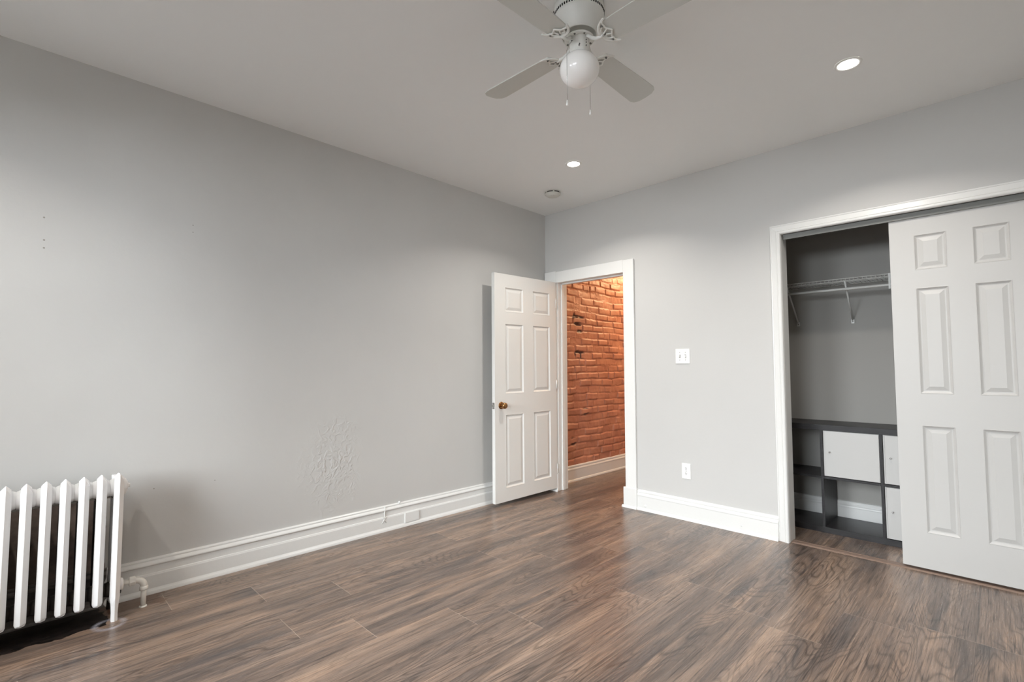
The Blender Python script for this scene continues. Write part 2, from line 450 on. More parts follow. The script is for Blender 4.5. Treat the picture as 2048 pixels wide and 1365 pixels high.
# ------------------------------------------------------------------ baseboards
PROF_L = [(0, 0), (.034, 0), (.0335, .006), (.031, .014), (.026, .022), (.0235, .027), (.0235, .092), (.0215, .097), (.0205, .101), (.0165, .104), (.0165, .140), (.0225, .1425), (.0245, .147), (.0235, .152), (.019, .158), (.0135, .163), (.0125, .1665), (.0145, .1685), (.0135, .173), (.010, .1765), (0, .178)]
PROF_R = [(0, 0), (.034, 0), (.0335, .005), (.031, .012), (.026, .018), (.0215, .021), (.0215, .112), (.0235, .118), (.0225, .126), (.0165, .133), (.0145, .138), (.0165, .142), (.0165, .150), (.012, .1575), (0, .161)]
def board(name, prof, fn, ts, mat=None, **kw):
    return struct(name, MB().extrude_profile(prof, fn, ts), mat or M_trim, **kw)
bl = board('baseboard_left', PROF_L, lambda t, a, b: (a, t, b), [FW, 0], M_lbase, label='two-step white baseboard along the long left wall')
bb = board('baseboard_back', PROF_R, lambda t, a, b: (t, -a, b), [1.012, 2.090], label='white baseboard between the hall doorway and the closet')
board('baseboard_back_end', PROF_R, lambda t, a, b: (t, -a, b), [3.450, RW])
board('baseboard_right', PROF_R, lambda t, a, b: (RW - a, t, b), [FW, 0])
board('baseboard_front', PROF_R, lambda t, a, b: (t, FW + a, b), [0, RW])
board('baseboard_closet', PROF_R, lambda t, a, b: (t, .80 - a, b), [1.80, 3.78], label='white baseboard behind the black bookcase in the closet')
board('baseboard_hall', PROF_R, lambda t, a, b: (a * .9, t, b), [T, 3.5], label='white baseboard below the brick wall in the hall')
# wood plugs on the back baseboard
for x, z, rr in [(1.090, .040, .011), (1.848, .050, .006)]:
    build('wood_plug', MB().lathe([(0, -.0245), (rr * .75, -.0245), (rr, -.0225), (rr, -.019)], (x, 0, z), 20, 'y'), M_trim, bb, label='round painted-over plug')

# ------------------------------------------------------------------ trims (casings, jambs)
# hall doorway
m = MB()
m.box(.012, -.024, .165, .155, 0, 2.113); m.box(.907, -.024, .165, 1.009, 0, 2.103); m.box(.155, -.024, 1.997, .907, 0, 2.106)
trim = struct('trim_1', m, M_trim, bevel=.004, label='plain white casing round the hall doorway')
m = MB()
for x0, x1 in [(.008, .170), (.889, 1.016)]:
    m.box(x0, -.032, 0, x1, 0, .166)
build('plinth_block', m, M_trim, trim, bevel=.004)
m = MB()
for x0, x1 in [(.008, .178), (.880, 1.016)]:
    m.extrude_profile([(0, 0), (.012, 0), (.010, .010), (.004, .017), (0, .019)], lambda t, a, b: (t, -.032 - a, b), [x0, x1])
build('shoe_moulding', m, M_trim, trim)
m = MB()
m.box(.145, 0, 0, .165, T + .02, 2.012); m.box(.907, 0, 0, .925, T + .02, 2.012); m.box(.165, 0, 1.997, .907, T + .02, 2.012)
m.box(.165, .045, 0, .176, .085, 1.997); m.box(.896, .045, 0, .907, .085, 1.997); m.box(.165, .045, 1.986, .907, .085, 1.997)
build('jamb', m, M_trim, trim, bevel=.002)
# closet casing: fluted profile swept round the opening
CPROF = [(0, 0), (0, .009), (.003, .012), (.008, .012), (.010, .009), (.014, .0095), (.024, .012), (.040, .016), (.044, .0195), (.048, .017), (.050, .020), (.058, .021), (.062, .019), (.066, .014), (.067, 0)]
def casing(name, xa, xb, zt, w):
    m = MB(); n = len(CPROF); vs = []
    for st in range(4):
        for a, d in CPROF:
            if st == 0: p = (xa + a, -d, 0)
            elif st == 1: p = (xa + a, -d, zt - a)
            elif st == 2: p = (xb - a, -d, zt - a)
            else: p = (xb - a, -d, 0)
            vs.append(p)
    fs = [(s * n + j, s * n + (j + 1) % n, (s + 1) * n + (j + 1) % n, (s + 1) * n + j) for s in range(3) for j in range(n)]
    fs += [tuple(range(n)), tuple(range(3 * n, 4 * n))]
    m.add(vs, fs); return struct(name, m, M_trim, label='fluted white casing round the wide closet opening')
tr2 = casing('trim_2', 2.087, 3.451, 2.157, .067)
m = MB(); m.box(2.133, -.001, 0, 2.155, T, 2.113); m.box(3.383, -.001, 0, 3.405, T, 2.113); m.box(2.155, -.001, 2.095, 3.383, T, 2.113)
build('jamb', m, M_trim, tr2, bevel=.0015)
# bypass track
m = MB(); m.box(2.165, .018, 2.058, 3.383, .023, 2.095); m.box(2.165, .018, 2.090, 3.383, .112, 2.095); m.box(2.165, .088, 2.072, 3.383, .091, 2.090); m.box(2.165, .018, 2.056, 3.383, .026, 2.060)
struct('trim_3', m, M_track, label='grey sliding-door track under the head of the closet opening', bevel=.001)
m = MB(); m.extrude_profile([(.010, 0), (.082, 0), (.076, .004), (.066, .006), (.060, .0045), (.036, .0045), (.030, .006), (.018, .004)], lambda t, a, b: (t, a, b), [2.156, 3.382])
struct('trim_4', m, M_thresh, label='flat brown threshold strip across the closet opening')

# windows (behind the camera, they light the room)
for i, (x0, x1, z0, z1) in enumerate(WINS):
    m = MB(); w = .05
    m.box(x0, FW - .12, z0, x0 + w, FW - .05, z1); m.box(x1 - w, FW - .12, z0, x1, FW - .05, z1)
    m.box(x0 + w, FW - .12, z0, x1 - w, FW - .05, z0 + w); m.box(x0 + w, FW - .12, z1 - w, x1 - w, FW - .05, z1)
    zm = (z0 + z1) / 2; m.box(x0 + w, FW - .11, zm - .02, x1 - w, FW - .06, zm + .02)
    fr = struct('window_%d' % (i + 1), m, M_trim, label='white double-hung window in the front wall')
    build('pane', MB().box(x0 + w, FW - .09, z0 + w, x1 - w, FW - .085, z1 - w), M_glass, fr)
    m = MB()
    m.box(x0 - .09, FW, z0 - .02, x0, FW + .02, z1 + .09); m.box(x1, FW, z0 - .02, x1 + .09, FW + .02, z1 + .09); m.box(x0, FW, z1, x1, FW + .02, z1 + .09)
    m.box(x0 - .11, FW, z0 - .045, x1 + .11, FW + .05, z0 - .02)
    build('casing', m, M_trim, fr, bevel=.003)

# ------------------------------------------------------------------ six-panel doors
def panel_slab(mb, Wd, Hd, Td, cols, rows_, X):
    """local: a along width 0..Wd, b height 0..Hd, c depth (0 = face A, Td = face B). X maps (a,b,c)->world"""
    As = sorted({0, Wd, *[x for c in cols for x in c]}); Bs = sorted({0, Hd, *[x for c in rows_ for x in c]})
    for side in (0, 1):
        def P(a, b, d): return X(a, b, d if side == 0 else Td - d)
        for i in range(len(As) - 1):
            for j in range(len(Bs) - 1):
                a0, a1, b0, b1 = As[i], As[i + 1], Bs[j], Bs[j + 1]
                if (a0, a1) in cols and (b0, b1) in rows_:
                    ringspec = [(0, 0), (.003, -.0012), (.006, .0015), (.011, .0062), (.015, .0085), (.020, .0088), (.040, .0026), (.042, .0018)]
                    vs = []
                    for ins, d in ringspec:
                        vs += [P(a0 + ins, b0 + ins, d), P(a1 - ins, b0 + ins, d), P(a1 - ins, b1 - ins, d), P(a0 + ins, b1 - ins, d)]
                    fs = []
                    for k in range(len(ringspec) - 1):
                        for e in range(4): fs.append((k * 4 + e, k * 4 + (e + 1) % 4, (k + 1) * 4 + (e + 1) % 4, (k + 1) * 4 + e))
                    k = (len(ringspec) - 1) * 4; fs.append((k, k + 1, k + 2, k + 3)); mb.add(vs, fs)
                else:
                    mb.add([P(a0, b0, 0), P(a1, b0, 0), P(a1, b1, 0), P(a0, b1, 0)], [(0, 1, 2, 3)])
    for (p, q_) in [((0, 0), (Wd, 0)), ((Wd, 0), (Wd, Hd)), ((Wd, Hd), (0, Hd)), ((0, Hd), (0, 0))]:
        mb.add([X(p[0], p[1], 0), X(q_[0], q_[1], 0), X(q_[0], q_[1], Td), X(p[0], p[1], Td)], [(0, 1, 2, 3)])
    return mb
# sliding doors
cols = [(.115, .262), (.370, .517)]; rows_ = [(.203, .818), (1.000, 1.621), (1.727, 1.937)]
def sliding(name, x0, y0, label):
    o = struct(name, panel_slab(MB(), .634, 2.048, .035, cols, rows_, lambda a, b, c: Vector((x0 + a, y0 + c, .018 + b))), M_slide, origin=(x0, y0, .018), label=label)
    for a in (.10, .47):
        m = MB(); m.box(x0 + a, y0 + .003, 2.062, x0 + a + .05, y0 + .007, 2.0725); m.box(x0 + a + .004, y0 + .007, 2.066, x0 + a + .046, y0 + .024, 2.0715)
        build('hanger_plate', m, M_track, o)
    return o
sliding('door_2', 2.747, .030, 'white six-panel sliding closet door in front, covering the right of the closet')
sliding('door_3', 2.744, .071, 'second white sliding closet door tucked behind the front one')

# hinged door
G = Vector((.168, -.030, .034)); dirv = Vector((-.019, -.785, 0)).normalized(); nrm = Vector((-dirv.y, dirv.x, 0)) * -1   # pointing -x
if nrm.x > 0: nrm = -nrm
tilt = .0085
upv = (Vector((0, 0, 1)) + dirv * tilt).normalized(); dv = (dirv - Vector((0, 0, tilt))).normalized()
XD = lambda a, b, c: G + dv * a + upv * b + nrm * c
rows1 = [(.113, .740), (.918, 1.530), (1.632, 1.850)]
cols1 = [(.085, .318), (.440, .668)]
m = panel_slab(MB(), .790, 1.965, .036, cols1, rows1, XD)
d1 = struct('door_1', m, M_door, origin=tuple(G), label='white six-panel door standing open against the left wall')
def rotm(o, ax):      # matrix whose z axis is ax
    z = ax.normalized(); x = Vector((0, 0, 1)).cross(z).normalized(); y = z.cross(x)
    Mx = Matrix.Identity(4)
    for i in range(3): Mx[i][0] = x[i]; Mx[i][1] = y[i]; Mx[i][2] = z[i]; Mx[i][3] = o[i]
    return Mx
kz = .822
for sgn, c0 in ((-1, 0), (1, .036)):
    kc = XD(.718, kz, c0); ax = nrm * sgn
    m = MB().lathe([(0, .062), (.012, .062), (.021, .058), (.026, .050), (.0275, .043), (.026, .036), (.019, .029), (.012, .024), (.0105, .014), (.012, .007), (.012, .004)], seg=32, mat=rotm(kc, ax))
    kb = build('door_knob', m, M_brass, d1, label='brass knob')
    build('rose', MB().lathe([(.0, .009), (.014, .0085), (.024, .007), (.031, .0035), (.032, 0)], seg=32, mat=rotm(kc, ax)), M_brass, kb)
m = MB()
def lbox(a0, a1, b0, b1, c0, c1):
    m.add([XD(a, b, c) for b in (b0, b1) for c in (c0, c1) for a in (a0, a1)], [(0, 2, 3, 1), (4, 5, 7, 6), (0, 1, 5, 4), (2, 6, 7, 3), (0, 4, 6, 2), (1, 3, 7, 5)])
lbox(.789, .7915, kz - .028, kz + .028, .005, .031)
lp = build('latch_plate', m, M_chrome, d1, label='nickel latch plate on the door edge')
m = MB(); lbox(.790, .801, kz - .009, kz + .009, .011, .025); build('latch_bolt', m, M_chrome, lp)
for b in (.18, .98, 1.76):
    m = MB().tube([XD(-.006, b - .045, .002), XD(-.006, b + .045, .002)], .006, 12); build('hinge', m, M_trim, d1)

# ------------------------------------------------------------------ ceiling fan
FC = Vector((1.997, -2.077, 0))
fan = empty('ceiling_fan', (FC.x, FC.y, H), 'white flush-mount ceiling fan with four blades and a round opal light', 'ceiling fan')
def fl(prof, seg=48, **kw): return MB().lathe(prof, (FC.x, FC.y, 0), seg, **kw)
hs = build('motor_housing', fl([(.0, H - .001), (.100, H - .001), (.104, H - .004), (.104, 2.672), (.1025, 2.668), (.1045, 2.664), (.1045, 2.645), (.102, 2.632), (.094, 2.618), (.086, 2.606), (.083, 2.598), (.0805, 2.590), (.0775, 2.583), (.0745, 2.572), (.0735, 2.566), (.070, 2.566), (.069, 2.575), (.066, 2.60), (0, 2.60)], 64), M_fan, fan)
m = MB()
for k in range(58):
    a = 2 * PI * k / 58; Rm = Matrix.Translation((FC.x, FC.y, 0)) @ Matrix.Rotation(a, 4, 'Z')
    m.box(.1035, -.0028, 2.649, .1056, .0028, 2.659, Rm)
build('vent_slots', m, M_black, hs)
for a in (-2.45, -2.75, -.9, .8, 2.2):
    Rm = Matrix.Translation((FC.x, FC.y, 2.681)) @ Matrix.Rotation(a, 4, 'Z')
    build('screw', MB().lathe([(0, .109), (.003, .1085), (.0045, .106), (.0045, .103)], seg=12, axis='x', mat=Rm), M_screw, hs)
fw = build('flywheel', fl([(0, 2.562), (.040, 2.562), (.056, 2.558), (.0615, 2.553), (.0625, 2.549), (.060, 2.546), (.044, 2.549), (.038, 2.551), (0, 2.551)]), M_fan, fan)
for k in range(8):
    a = k * PI / 4 + .28; p = FC + Vector((.0525 * math.cos(a), .0525 * math.sin(a), 2.5465))
    build('screw', MB().lathe([(0, -.003), (.0028, -.003), (.0042, -.001), (.0042, .002)], tuple(p), 12), M_screw, fw)
sh = build('switch_housing', fl([(0, 2.553), (.0405, 2.553), (.0415, 2.549), (.0405, 2.545), (.0395, 2.496), (.0405, 2.490), (.0415, 2.486), (.0415, 2.478), (0, 2.478)]), M_fan, fan)
nC = Vector((.599, -.801, 0)); eC = Vector((.801, .599, 0))
for a, z in [(-.9, 2.508), (-.15, 2.530), (-.15, 2.519), (-.15, 2.506), (-.95, 2.502), (-1.75, 2.532)]:
    Rm = Matrix.Translation((FC.x, FC.y, z)) @ Matrix.Rotation(a, 4, 'Z')
    build('screw', MB().lathe([(0, .0445), (.0018, .044), (.0026, .042), (.0026, .039)], seg=10, axis='x', mat=Rm), M_screw, sh)
build('globe', fl([(.083 * math.sin(a), 2.422 - .071 * math.cos(a)) for a in [i * 2.62 / 22 for i in range(23)]] + [(.040, 2.488)]), M_glob, fan, label='round opal glass globe')
ZB = 2.519
def blade(ang):
    """ang: direction of blade. local u radial, v lateral (CCW), w up"""
    u = Vector((math.cos(ang), math.sin(ang), 0)); v = Vector((-math.sin(ang), math.cos(ang), 0)); w = Vector((0, 0, 1))
    th = math.radians(10)
    vb = v * math.cos(th) - w * math.sin(th); wb = w * math.cos(th) + v * math.sin(th)   # CCW edge low
    L = lambda a, b, c: FC + Vector((0, 0, ZB)) + u * a + vb * b + wb * c
    # blade outline
    pts = [(.132, -.050), (.20, -.0555), (.42, -.0640), (.505, -.0660), (.528, -.058), (.543, -.035), (.546, 0), (.543, .035), (.528, .058), (.505, .0660), (.42, .0640), (.20, .0555), (.132, .050), (.126, .035), (.124, 0), (.126, -.035)]
    n = len(pts); m = MB(); t = .0055
    m.add([L(a, b, 0) for a, b in pts] + [L(a, b, t) for a, b in pts], [tuple(range(n)), tuple(range(2 * n - 1, n - 1, -1))] + [(i, (i + 1) % n, n + (i + 1) % n, n + i) for i in range(n)])
    bo = build('blade', m, M_blade, fan, bevel=.001)
    # blade iron: arm from flywheel, then fork of curved horns under the blade
    m = MB(); F = lambda a, b, c: FC + Vector((0, 0, ZB)) + u * a + v * b + w * c
    def qb(p0, p1, p2, k=8): return [tuple(Vector(p0) * (1 - t) ** 2 + Vector(p1) * 2 * t * (1 - t) + Vector(p2) * t * t for t in [i / k])[0] for i in range(k + 1)]
    arm = [F(.046, -.008, .025), F(.056, -.008, .018), F(.072, -.006, .003), F(.088, -.003, -.006), F(.104, 0, -.007), L(.120, 0, -.006)]
    m.tube(arm, [.0065, .007, .0072, .0072, .0072, .0075], 10)
    for s in (-1, 1):
        horn = qb(L(.112, 0, -.005), L(.108, s * .045, -.005), L(.165, s * .066, -.004))
        m.tube(horn, [.0082 - .0042 * i / 8 for i in range(9)], 8, flat=.6)
        inner = qb(L(.165, s * .066, -.004), L(.140, s * .050, -.004), L(.148, s * .036, -.004)) + qb(L(.148, s * .036, -.004), L(.142, s * .026, -.004), L(.150, s * .016, -.004))[1:] + qb(L(.150, s * .016, -.004), L(.160, s * .004, -.004), L(.163, 0, -.004))[1:]
        m.tube(inner, .0042, 8, flat=.7)
        m.tube(qb(L(.116, s * .004, -.005), L(.120, s * .030, -.005), L(.148, s * .036, -.004)), .0036, 8, flat=.8)
        m.tube(qb(L(.114, 0, -.005), L(.130, s * .004, -.005), L(.150, s * .016, -.004)), .0038, 8, flat=.8)
    iron = build('blade_iron', m, M_fan, fan)
    for a, b in [(.128, 0), (.141, .040), (.141, -.040)]:
        build('screw', MB().lathe([(0, -.0105), (.003, -.010), (.004, -.008), (.004, -.001)], seg=10, mat=Matrix.Translation(L(a, b, 0))), M_screw, iron)
for a in (PI, PI / 2, 0, -PI / 2): blade(a)
# pull chains
def chain(pts, zend, label):
    m = MB(); m.tube(pts, .0011, 6); c = build('pull_chain', m, M_chrome, fan, label=label)
    p = Vector(pts[-1])
    build('chain_fob', MB().lathe([(0, .0), (.0018, -.001), (.0026, -.008), (.0046, -.019), (.0046, -.023), (0, -.0245)], tuple(p), 14), M_plast, c)
p0 = FC + nC * .026 - eC * .026
p1 = FC + nC * .075 - eC * .05
chain([(p0.x, p0.y, 2.536), (p1.x * .6 + p0.x * .4, p1.y * .6 + p0.y * .4, 2.499), (p1.x, p1.y, 2.462), (p1.x, p1.y, 2.254)], 0, 'left chain hanging in front of the globe')
p0 = FC - nC * .03 + eC * .026; p1 = FC - nC * .083 + eC * .045
chain([(p0.x, p0.y, 2.536), (p1.x, p1.y, 2.47), (p1.x, p1.y, 2.290)], 0, 'right chain hanging behind the globe')

# ------------------------------------------------------------------ recessed lights and smoke detector
LLAB = ['lit round recessed ceiling light nearest the smoke detector', 'lit round recessed ceiling light on the right, above the closet side', 'lit round recessed ceiling light near the front wall above the radiator', 'lit round recessed ceiling light near the front wall behind the camera']
def rec_light():
    x, y = LIGHTS[0]
    r = empty('recessed_light', (x, y, H), LLAB[0], 'ceiling light', 'recessed ceiling lights')
    build('trim_ring', MB().lathe([(.044, H - .001), (.046, H - .004), (.052, H - .0055), (.058, H - .004), (.060, H - .0005)], (x, y, 0), 40), M_plast, r)
    build('lens', MB().lathe([(0, H - .003), (.044, H - .003), (.044, H - .0008), (0, H - .0008)], (x, y, 0), 40), M_led, r)
    return r
rl0 = rec_light()
for i in range(1, 4):
    c = dup(rl0, (LIGHTS[i][0], LIGHTS[i][1], H)); c['label'] = LLAB[i]
for i, (x, y) in enumerate(LIGHTS):
    area('recessed_lamp', (x, y, H - .008), (0, 0, -1), .085, .085, 10.5, (1.0, .945, .885), 'DISK', 130)

sd = empty('smoke_detector', (.485, -.455, H), 'white round smoke detector on the ceiling by the corner', 'smoke detector')
build('mounting_base', MB().lathe([(0, H - .0005), (.066, H - .0005), (.069, H - .002), (.069, H - .005), (0, H - .005)], (.485, -.455, 0), 40), M_det, sd)
m = MB().lathe([(.064, H - .005), (.064, H - .0145), (0, H - .0145)], (.485, -.455, 0), 40); build('vent_gap', m, M_black, sd)
m = MB().lathe([(.060, H - .014), (.069, H - .0145), (.070, H - .019), (.067, H - .024), (.056, H - .028), (.054, H - .034), (.050, H - .037), (.012, H - .038), (0, H - .038)], (.485, -.455, 0), 40)
for k in range(6):
    Rm = Matrix.Translation((.485, -.455, 0)) @ Matrix.Rotation(k * PI / 3 + .3, 4, 'Z'); m.box(.058, -.006, H - .016, .0685, .006, H - .004, Rm)
cv = build('cover', m, M_det, sd)
build('test_button', MB().lathe([(0, H - .041), (.008, H - .0405), (.009, H - .037)], (.503, -.470, 0), 20), M_det, sd)

# ------------------------------------------------------------------ switch and outlet
sw = empty('light_switch', (1.4265, 0, 1.2615), 'white double toggle switch plate on the wall beside the closet', 'light switch')
build('plate', MB().box(1.368, -.0055, 1.2035, 1.485, 0, 1.3195), M_plast, sw, bevel=.0035, seg=3)
for i, x in enumerate((1.4035, 1.4495)):
    build('toggle_bezel', MB().box(x - .0055, -.0062, 1.249, x + .0055, -.005, 1.274), M_track, sw)
    s = 1 if i == 0 else -1
    m = MB().add([(x - .004, -.006, 1.2615 - .009), (x + .004, -.006, 1.2615 - .009), (x + .004, -.006, 1.2615 + .009), (x - .004, -.006, 1.2615 + .009),
                  (x - .0035, -.015, 1.2615 + s * .008 - .004), (x + .0035, -.015, 1.2615 + s * .008 - .004), (x + .0035, -.015, 1.2615 + s * .008 + .004), (x - .0035, -.015, 1.2615 + s * .008 + .004)],
                 [(0, 1, 2, 3), (4, 7, 6, 5), (0, 4, 5, 1), (1, 5, 6, 2), (2, 6, 7, 3), (3, 7, 4, 0)])
    build('toggle', m, M_plast, sw, bevel=.0008)
    for dz in (-.030, .030):
        build('screw', MB().lathe([(0, -.0066), (.0028, -.0064), (.0032, -.0052)], (x, 0, 1.2615 + dz), 12, 'y'), M_track, sw)
ou = empty('wall_outlet', (1.4375, 0, .3705), 'white duplex electrical outlet low on the wall below the switch', 'outlet')
build('plate', MB().box(1.4015, -.0055, .311, 1.4735, 0, .430), M_plast, ou, bevel=.0035, seg=3)
for zc in (.3505, .3905):
    vs = []
    for k in range(24):
        a = 2 * PI * k / 24; vs.append((.0172 * math.cos(a), max(-.0135, min(.0135, .0172 * math.sin(a)))))
    m = MB().extrude_profile(vs, lambda t, a, b: (1.4375 + a, t, zc + b), [-.0055, -.0072])
    rc = build('receptacle', m, M_plast, ou)
    m = MB(); m.box(1.4375 - .0075, -.0076, zc - .001, 1.4375 - .0053, -.0070, zc + .0085); m.box(1.4375 + .0053, -.0076, zc - .0005, 1.4375 + .0075, -.0070, zc + .0075)
    m.lathe([(0, -.0076), (.0028, -.0076), (.0028, -.0070)], (1.4375, 0, zc - .0075), 12, 'y')
    build('slots', m, M_black, rc)
build('screw', MB().lathe([(0, -.0068), (.0028, -.0064), (.0032, -.0052)], (1.4375, 0, .3705), 12, 'y'), M_track, ou)

# blank plate and painted-over cable clip on the left baseboard
cp = empty('cover_plate', (.0235, -1.5625, .057), 'small white blank cover plate painted over on the left baseboard', 'cover plate')
build('plate', MB().box(.0225, -1.626, .026, .0305, -1.499, .098), M_trim, cp, bevel=.002)
m = MB()
m.tube([(.018, -1.788, .170), (.0225, -1.789, .150), (.0215, -1.795, .128), (.0245, -1.793, .112), (.0245, -1.798, .085)], [.004, .0035, .004, .0038, .003], 8)
m.tube([(.0235, -1.815, .060), (.0255, -1.800, .080), (.0255, -1.782, .102)], .0026, 8); m.tube([(.0235, -1.780, .062), (.0255, -1.797, .085), (.0255, -1.812, .105)], .0026, 8)
build('cable_stub', m, M_trim, origin=(.0235, -1.79, .11), label='painted-over frayed cable end on the left baseboard beside the blank plate', cat='cable')
build('paint_drip', MB().lathe([(0, .010), (.006, .008), (.008, 0), (.005, -.008), (0, -.010)], (.012, -1.665, .181), 12), M_trim, bl, label='dried paint lump on the cap')

# ------------------------------------------------------------------ radiator
def section_front(y, foot):
    """white front column (hexagonal, ridge to the room) with gabled head and hub barrels"""
    m = MB(); hw = .0188
    def hexa(zc, sx=1.0, w=hw, x0=.215, xr=.2545, xs=.2345):
        return [(xr, y, zc), (xs, y + w, zc), (x0, y + w * .98, zc), (x0 - .012, y, zc), (x0, y - w * .98, zc), (xs, y - w, zc)]
    st = []
    if foot:
        st += [hexa(0, w=.0125, xr=.253, xs=.246, x0=.226), hexa(.035, w=.012, xr=.251, xs=.244, x0=.224), hexa(.07, w=.014, xr=.250, xs=.242), hexa(.105, w=hw)]
    else:
        st += [[(.243, y, .082), (.238, y + hw * .75, .084), (.222, y + hw * .75, .084), (.210, y, .082), (.222, y - hw * .75, .084), (.238, y - hw * .75, .084)], hexa(.094)]
    st += [hexa(.35), hexa(.636)]
    for a in range(len(st)): pass
    vs = [p for s in st for p in s]; n = 6
    fs = [(i * n + j, i * n + (j + 1) % n, (i + 1) * n + (j + 1) % n, (i + 1) * n + j) for i in range(len(st) - 1) for j in range(n)]
    fs.append(tuple(reversed(range(n))))
    # gabled head: ridge runs back and up
    o = (len(st) - 1) * n; k = len(vs)
    vs += [(.250, y, .668), (.228, y, .676), (.190, y, .672), (.228, y + .017, .654), (.190, y + .017, .654), (.228, y - .017, .654), (.190, y - .017, .654), (.190, y + .017, .60), (.190, y - .017, .60)]
    fs += [(o + 0, o + 1, k + 0), (o + 5, o + 0, k + 0), (o + 1, k + 3, k + 1, k + 0), (o + 5, k + 0, k + 1, k + 5), (k + 1, k + 3, k + 4, k + 2), (k + 1, k + 2, k + 6, k + 5), (o + 1, o + 2, k + 3), (o + 5, k + 5, o + 4),
           (o + 2, k + 7, k + 4, k + 3), (o + 4, k + 5, k + 6, k + 8), (k + 2, k + 4, k + 7, k + 8, k + 6), (o + 2, o + 3, k + 7), (o + 3, o + 4, k + 8), (o + 3, k + 8, k + 7)]
    m.add(vs, fs)
    # top hub barrel with waist ridge
    m.lathe([(0, -.03125), (.036, -.03125), (.040, -.022), (.044, -.010), (.044, .010), (.040, .022), (.036, .03125), (0, .03125)], (.184, y, .604), 28, 'y')
    return m
def section_back(y, foot):
    m = MB()
    m.tube([(.205, y, .085), (.160, y, .070), (.110, y, .085), (.098, y, .13)], [.014, .018, .016, .014], 10)
    m.tube([(.098, y, .10), (.098, y, .55)], [.015, .015], 6)
    m.box(.088, y - .017, .55, .150, y + .017, .612)
    m.lathe([(0, -.031), (.030, -.031), (.034, -.018), (.034, .018), (.030, .031), (0, .031)], (.150, y, .120), 20, 'y')
    m.tube([(.168, y - .004, .13), (.168, y - .004, .58)], [.009, .009], 6)
    if foot: m.tube([(.070, y, .0), (.085, y, .08), (.098, y, .13)], [.012, .011, .014], 8)
    return m
NS = 11; PITCH = .0625; YR = -3.333
rad = empty('radiator', (.16, YR - PITCH * (NS - 1) / 2, 0), 'white cast-iron column radiator against the left wall', 'radiator')
def sec(y, foot, parent):
    s = build('section', section_front(y, foot), M_rad, parent, bevel=.0014)
    build('back_column', section_back(y, foot), M_iron, s, label='grimy unpainted back column')
    return s
s_foot = sec(YR, True, rad)
s_mid = sec(YR - PITCH, False, rad)
for k in range(2, NS):
    src = s_foot if k == NS - 1 else s_mid; dy = -PITCH * (k - (0 if k == NS - 1 else 1))
    c = src.copy(); COL.objects.link(c); c.parent = rad; c.location = (0, dy, 0)
    for ch in [x for x in bpy.data.objects if x.parent == src]:
        d = ch.copy(); COL.objects.link(d); d.parent = c
# end section: white outer face down to the back leg, end caps
m = MB(); y = YR + .001
m.tube([(.215, y, .09), (.165, y, .075), (.118, y, .088), (.104, y, .14)], [.017, .019, .019, .0165], 10)
m.tube([(.104, y, .11), (.104, y, .60)], [.0165, .0165], 8); m.box(.090, y - .015, .585, .190, y + .0175, .650)
m.tube([(.160, y, .12), (.160, y, .60)], [.015, .015], 8)
build('end_column', m, M_rad, rad, bevel=.003)
build('end_plug', MB().lathe([(0, .048), (.010, .048), (.011, .040), (.021, .038), (.024, .031), (.026, .024)], (.178, YR, .606), 6, 'y', smooth=False), M_rad, rad, bevel=.002)
build('end_plug', MB().lathe([(0, .040), (.026, .038), (.029, .030), (.029, .022)], (.160, YR, .135), 20, 'y'), M_rad, rad, bevel=.002)
# tie rod visible between the columns
build('tie_rod', MB().tube([(.120, YR - PITCH * (NS - 1), .548), (.120, YR, .548)], .005, 8), M_pipe, rad)
# supply pipe
pip = build('supply_pipe', MB().tube([(.160, YR + .03, .135), (.160, -3.245, .135)], .0105, 14).tube([(.160, -3.212, .0), (.160, -3.212, .105)], .0115, 16), M_pipe, rad)
build('union_nut', MB().lathe([(0, -3.272), (.019, -3.272), (.0225, -3.269), (.0225, -3.250), (.019, -3.247), (0, -3.247)], (.160, 0, .135), 8, 'y', smooth=False), M_pipe, pip, bevel=.001)
el = [(.160, -3.249 + .037 * math.sin(t), .100 + .035 * math.cos(t)) for t in [i * PI / 2 / 8 for i in range(9)]]
m = MB().tube([(.160, -3.256, .135)] + el + [(.160, -3.212, .095)], .0148, 16)
m.lathe([(.0115, .080), (.018, .081), (.0185, .087), (.0185, .096), (.0150, .100)], (.160, -3.212, 0), 18)
build('elbow', m, M_pipe, pip)
build('floor_flange', MB().lathe([(.0105, .006), (.016, .004), (.0165, 0)], (.160, -3.212, 0), 14), M_pipe, pip)

# ------------------------------------------------------------------ bookcase in the closet
Y0, Y1 = .40, .765; ZT = .762
bc = empty('bookcase', (2.61, .58, 0), 'low black-brown cube bookcase standing on the closet floor', 'bookcase')
build('top_panel', MB().box(1.884, Y0, ZT - .040, 3.336, Y1, ZT), M_bookcase, bc, bevel=.001)
build('bottom_panel', MB().box(1.884, Y0, 0, 3.336, Y1, .040), M_bookcase, bc, bevel=.001)
for x in (1.884, 3.296): build('side_panel', MB().box(x, Y0, .040, x + .040, Y1, ZT - .040), M_bookcase, bc, bevel=.001)
DX = [1.924, 2.254, 2.271, 2.601, 2.618, 2.948, 2.965, 3.296]
for i in (1, 3, 5): build('divider', MB().box(DX[i], Y0 + .002, .040, DX[i] + .017, Y1, ZT - .040), M_bookcase, bc, bevel=.0008)
for i in (0, 2, 4, 6): build('shelf', MB().box(DX[i], Y0 + .002, .380, DX[i + 1], Y1, .396), M_bookcase, bc, bevel=.0008)
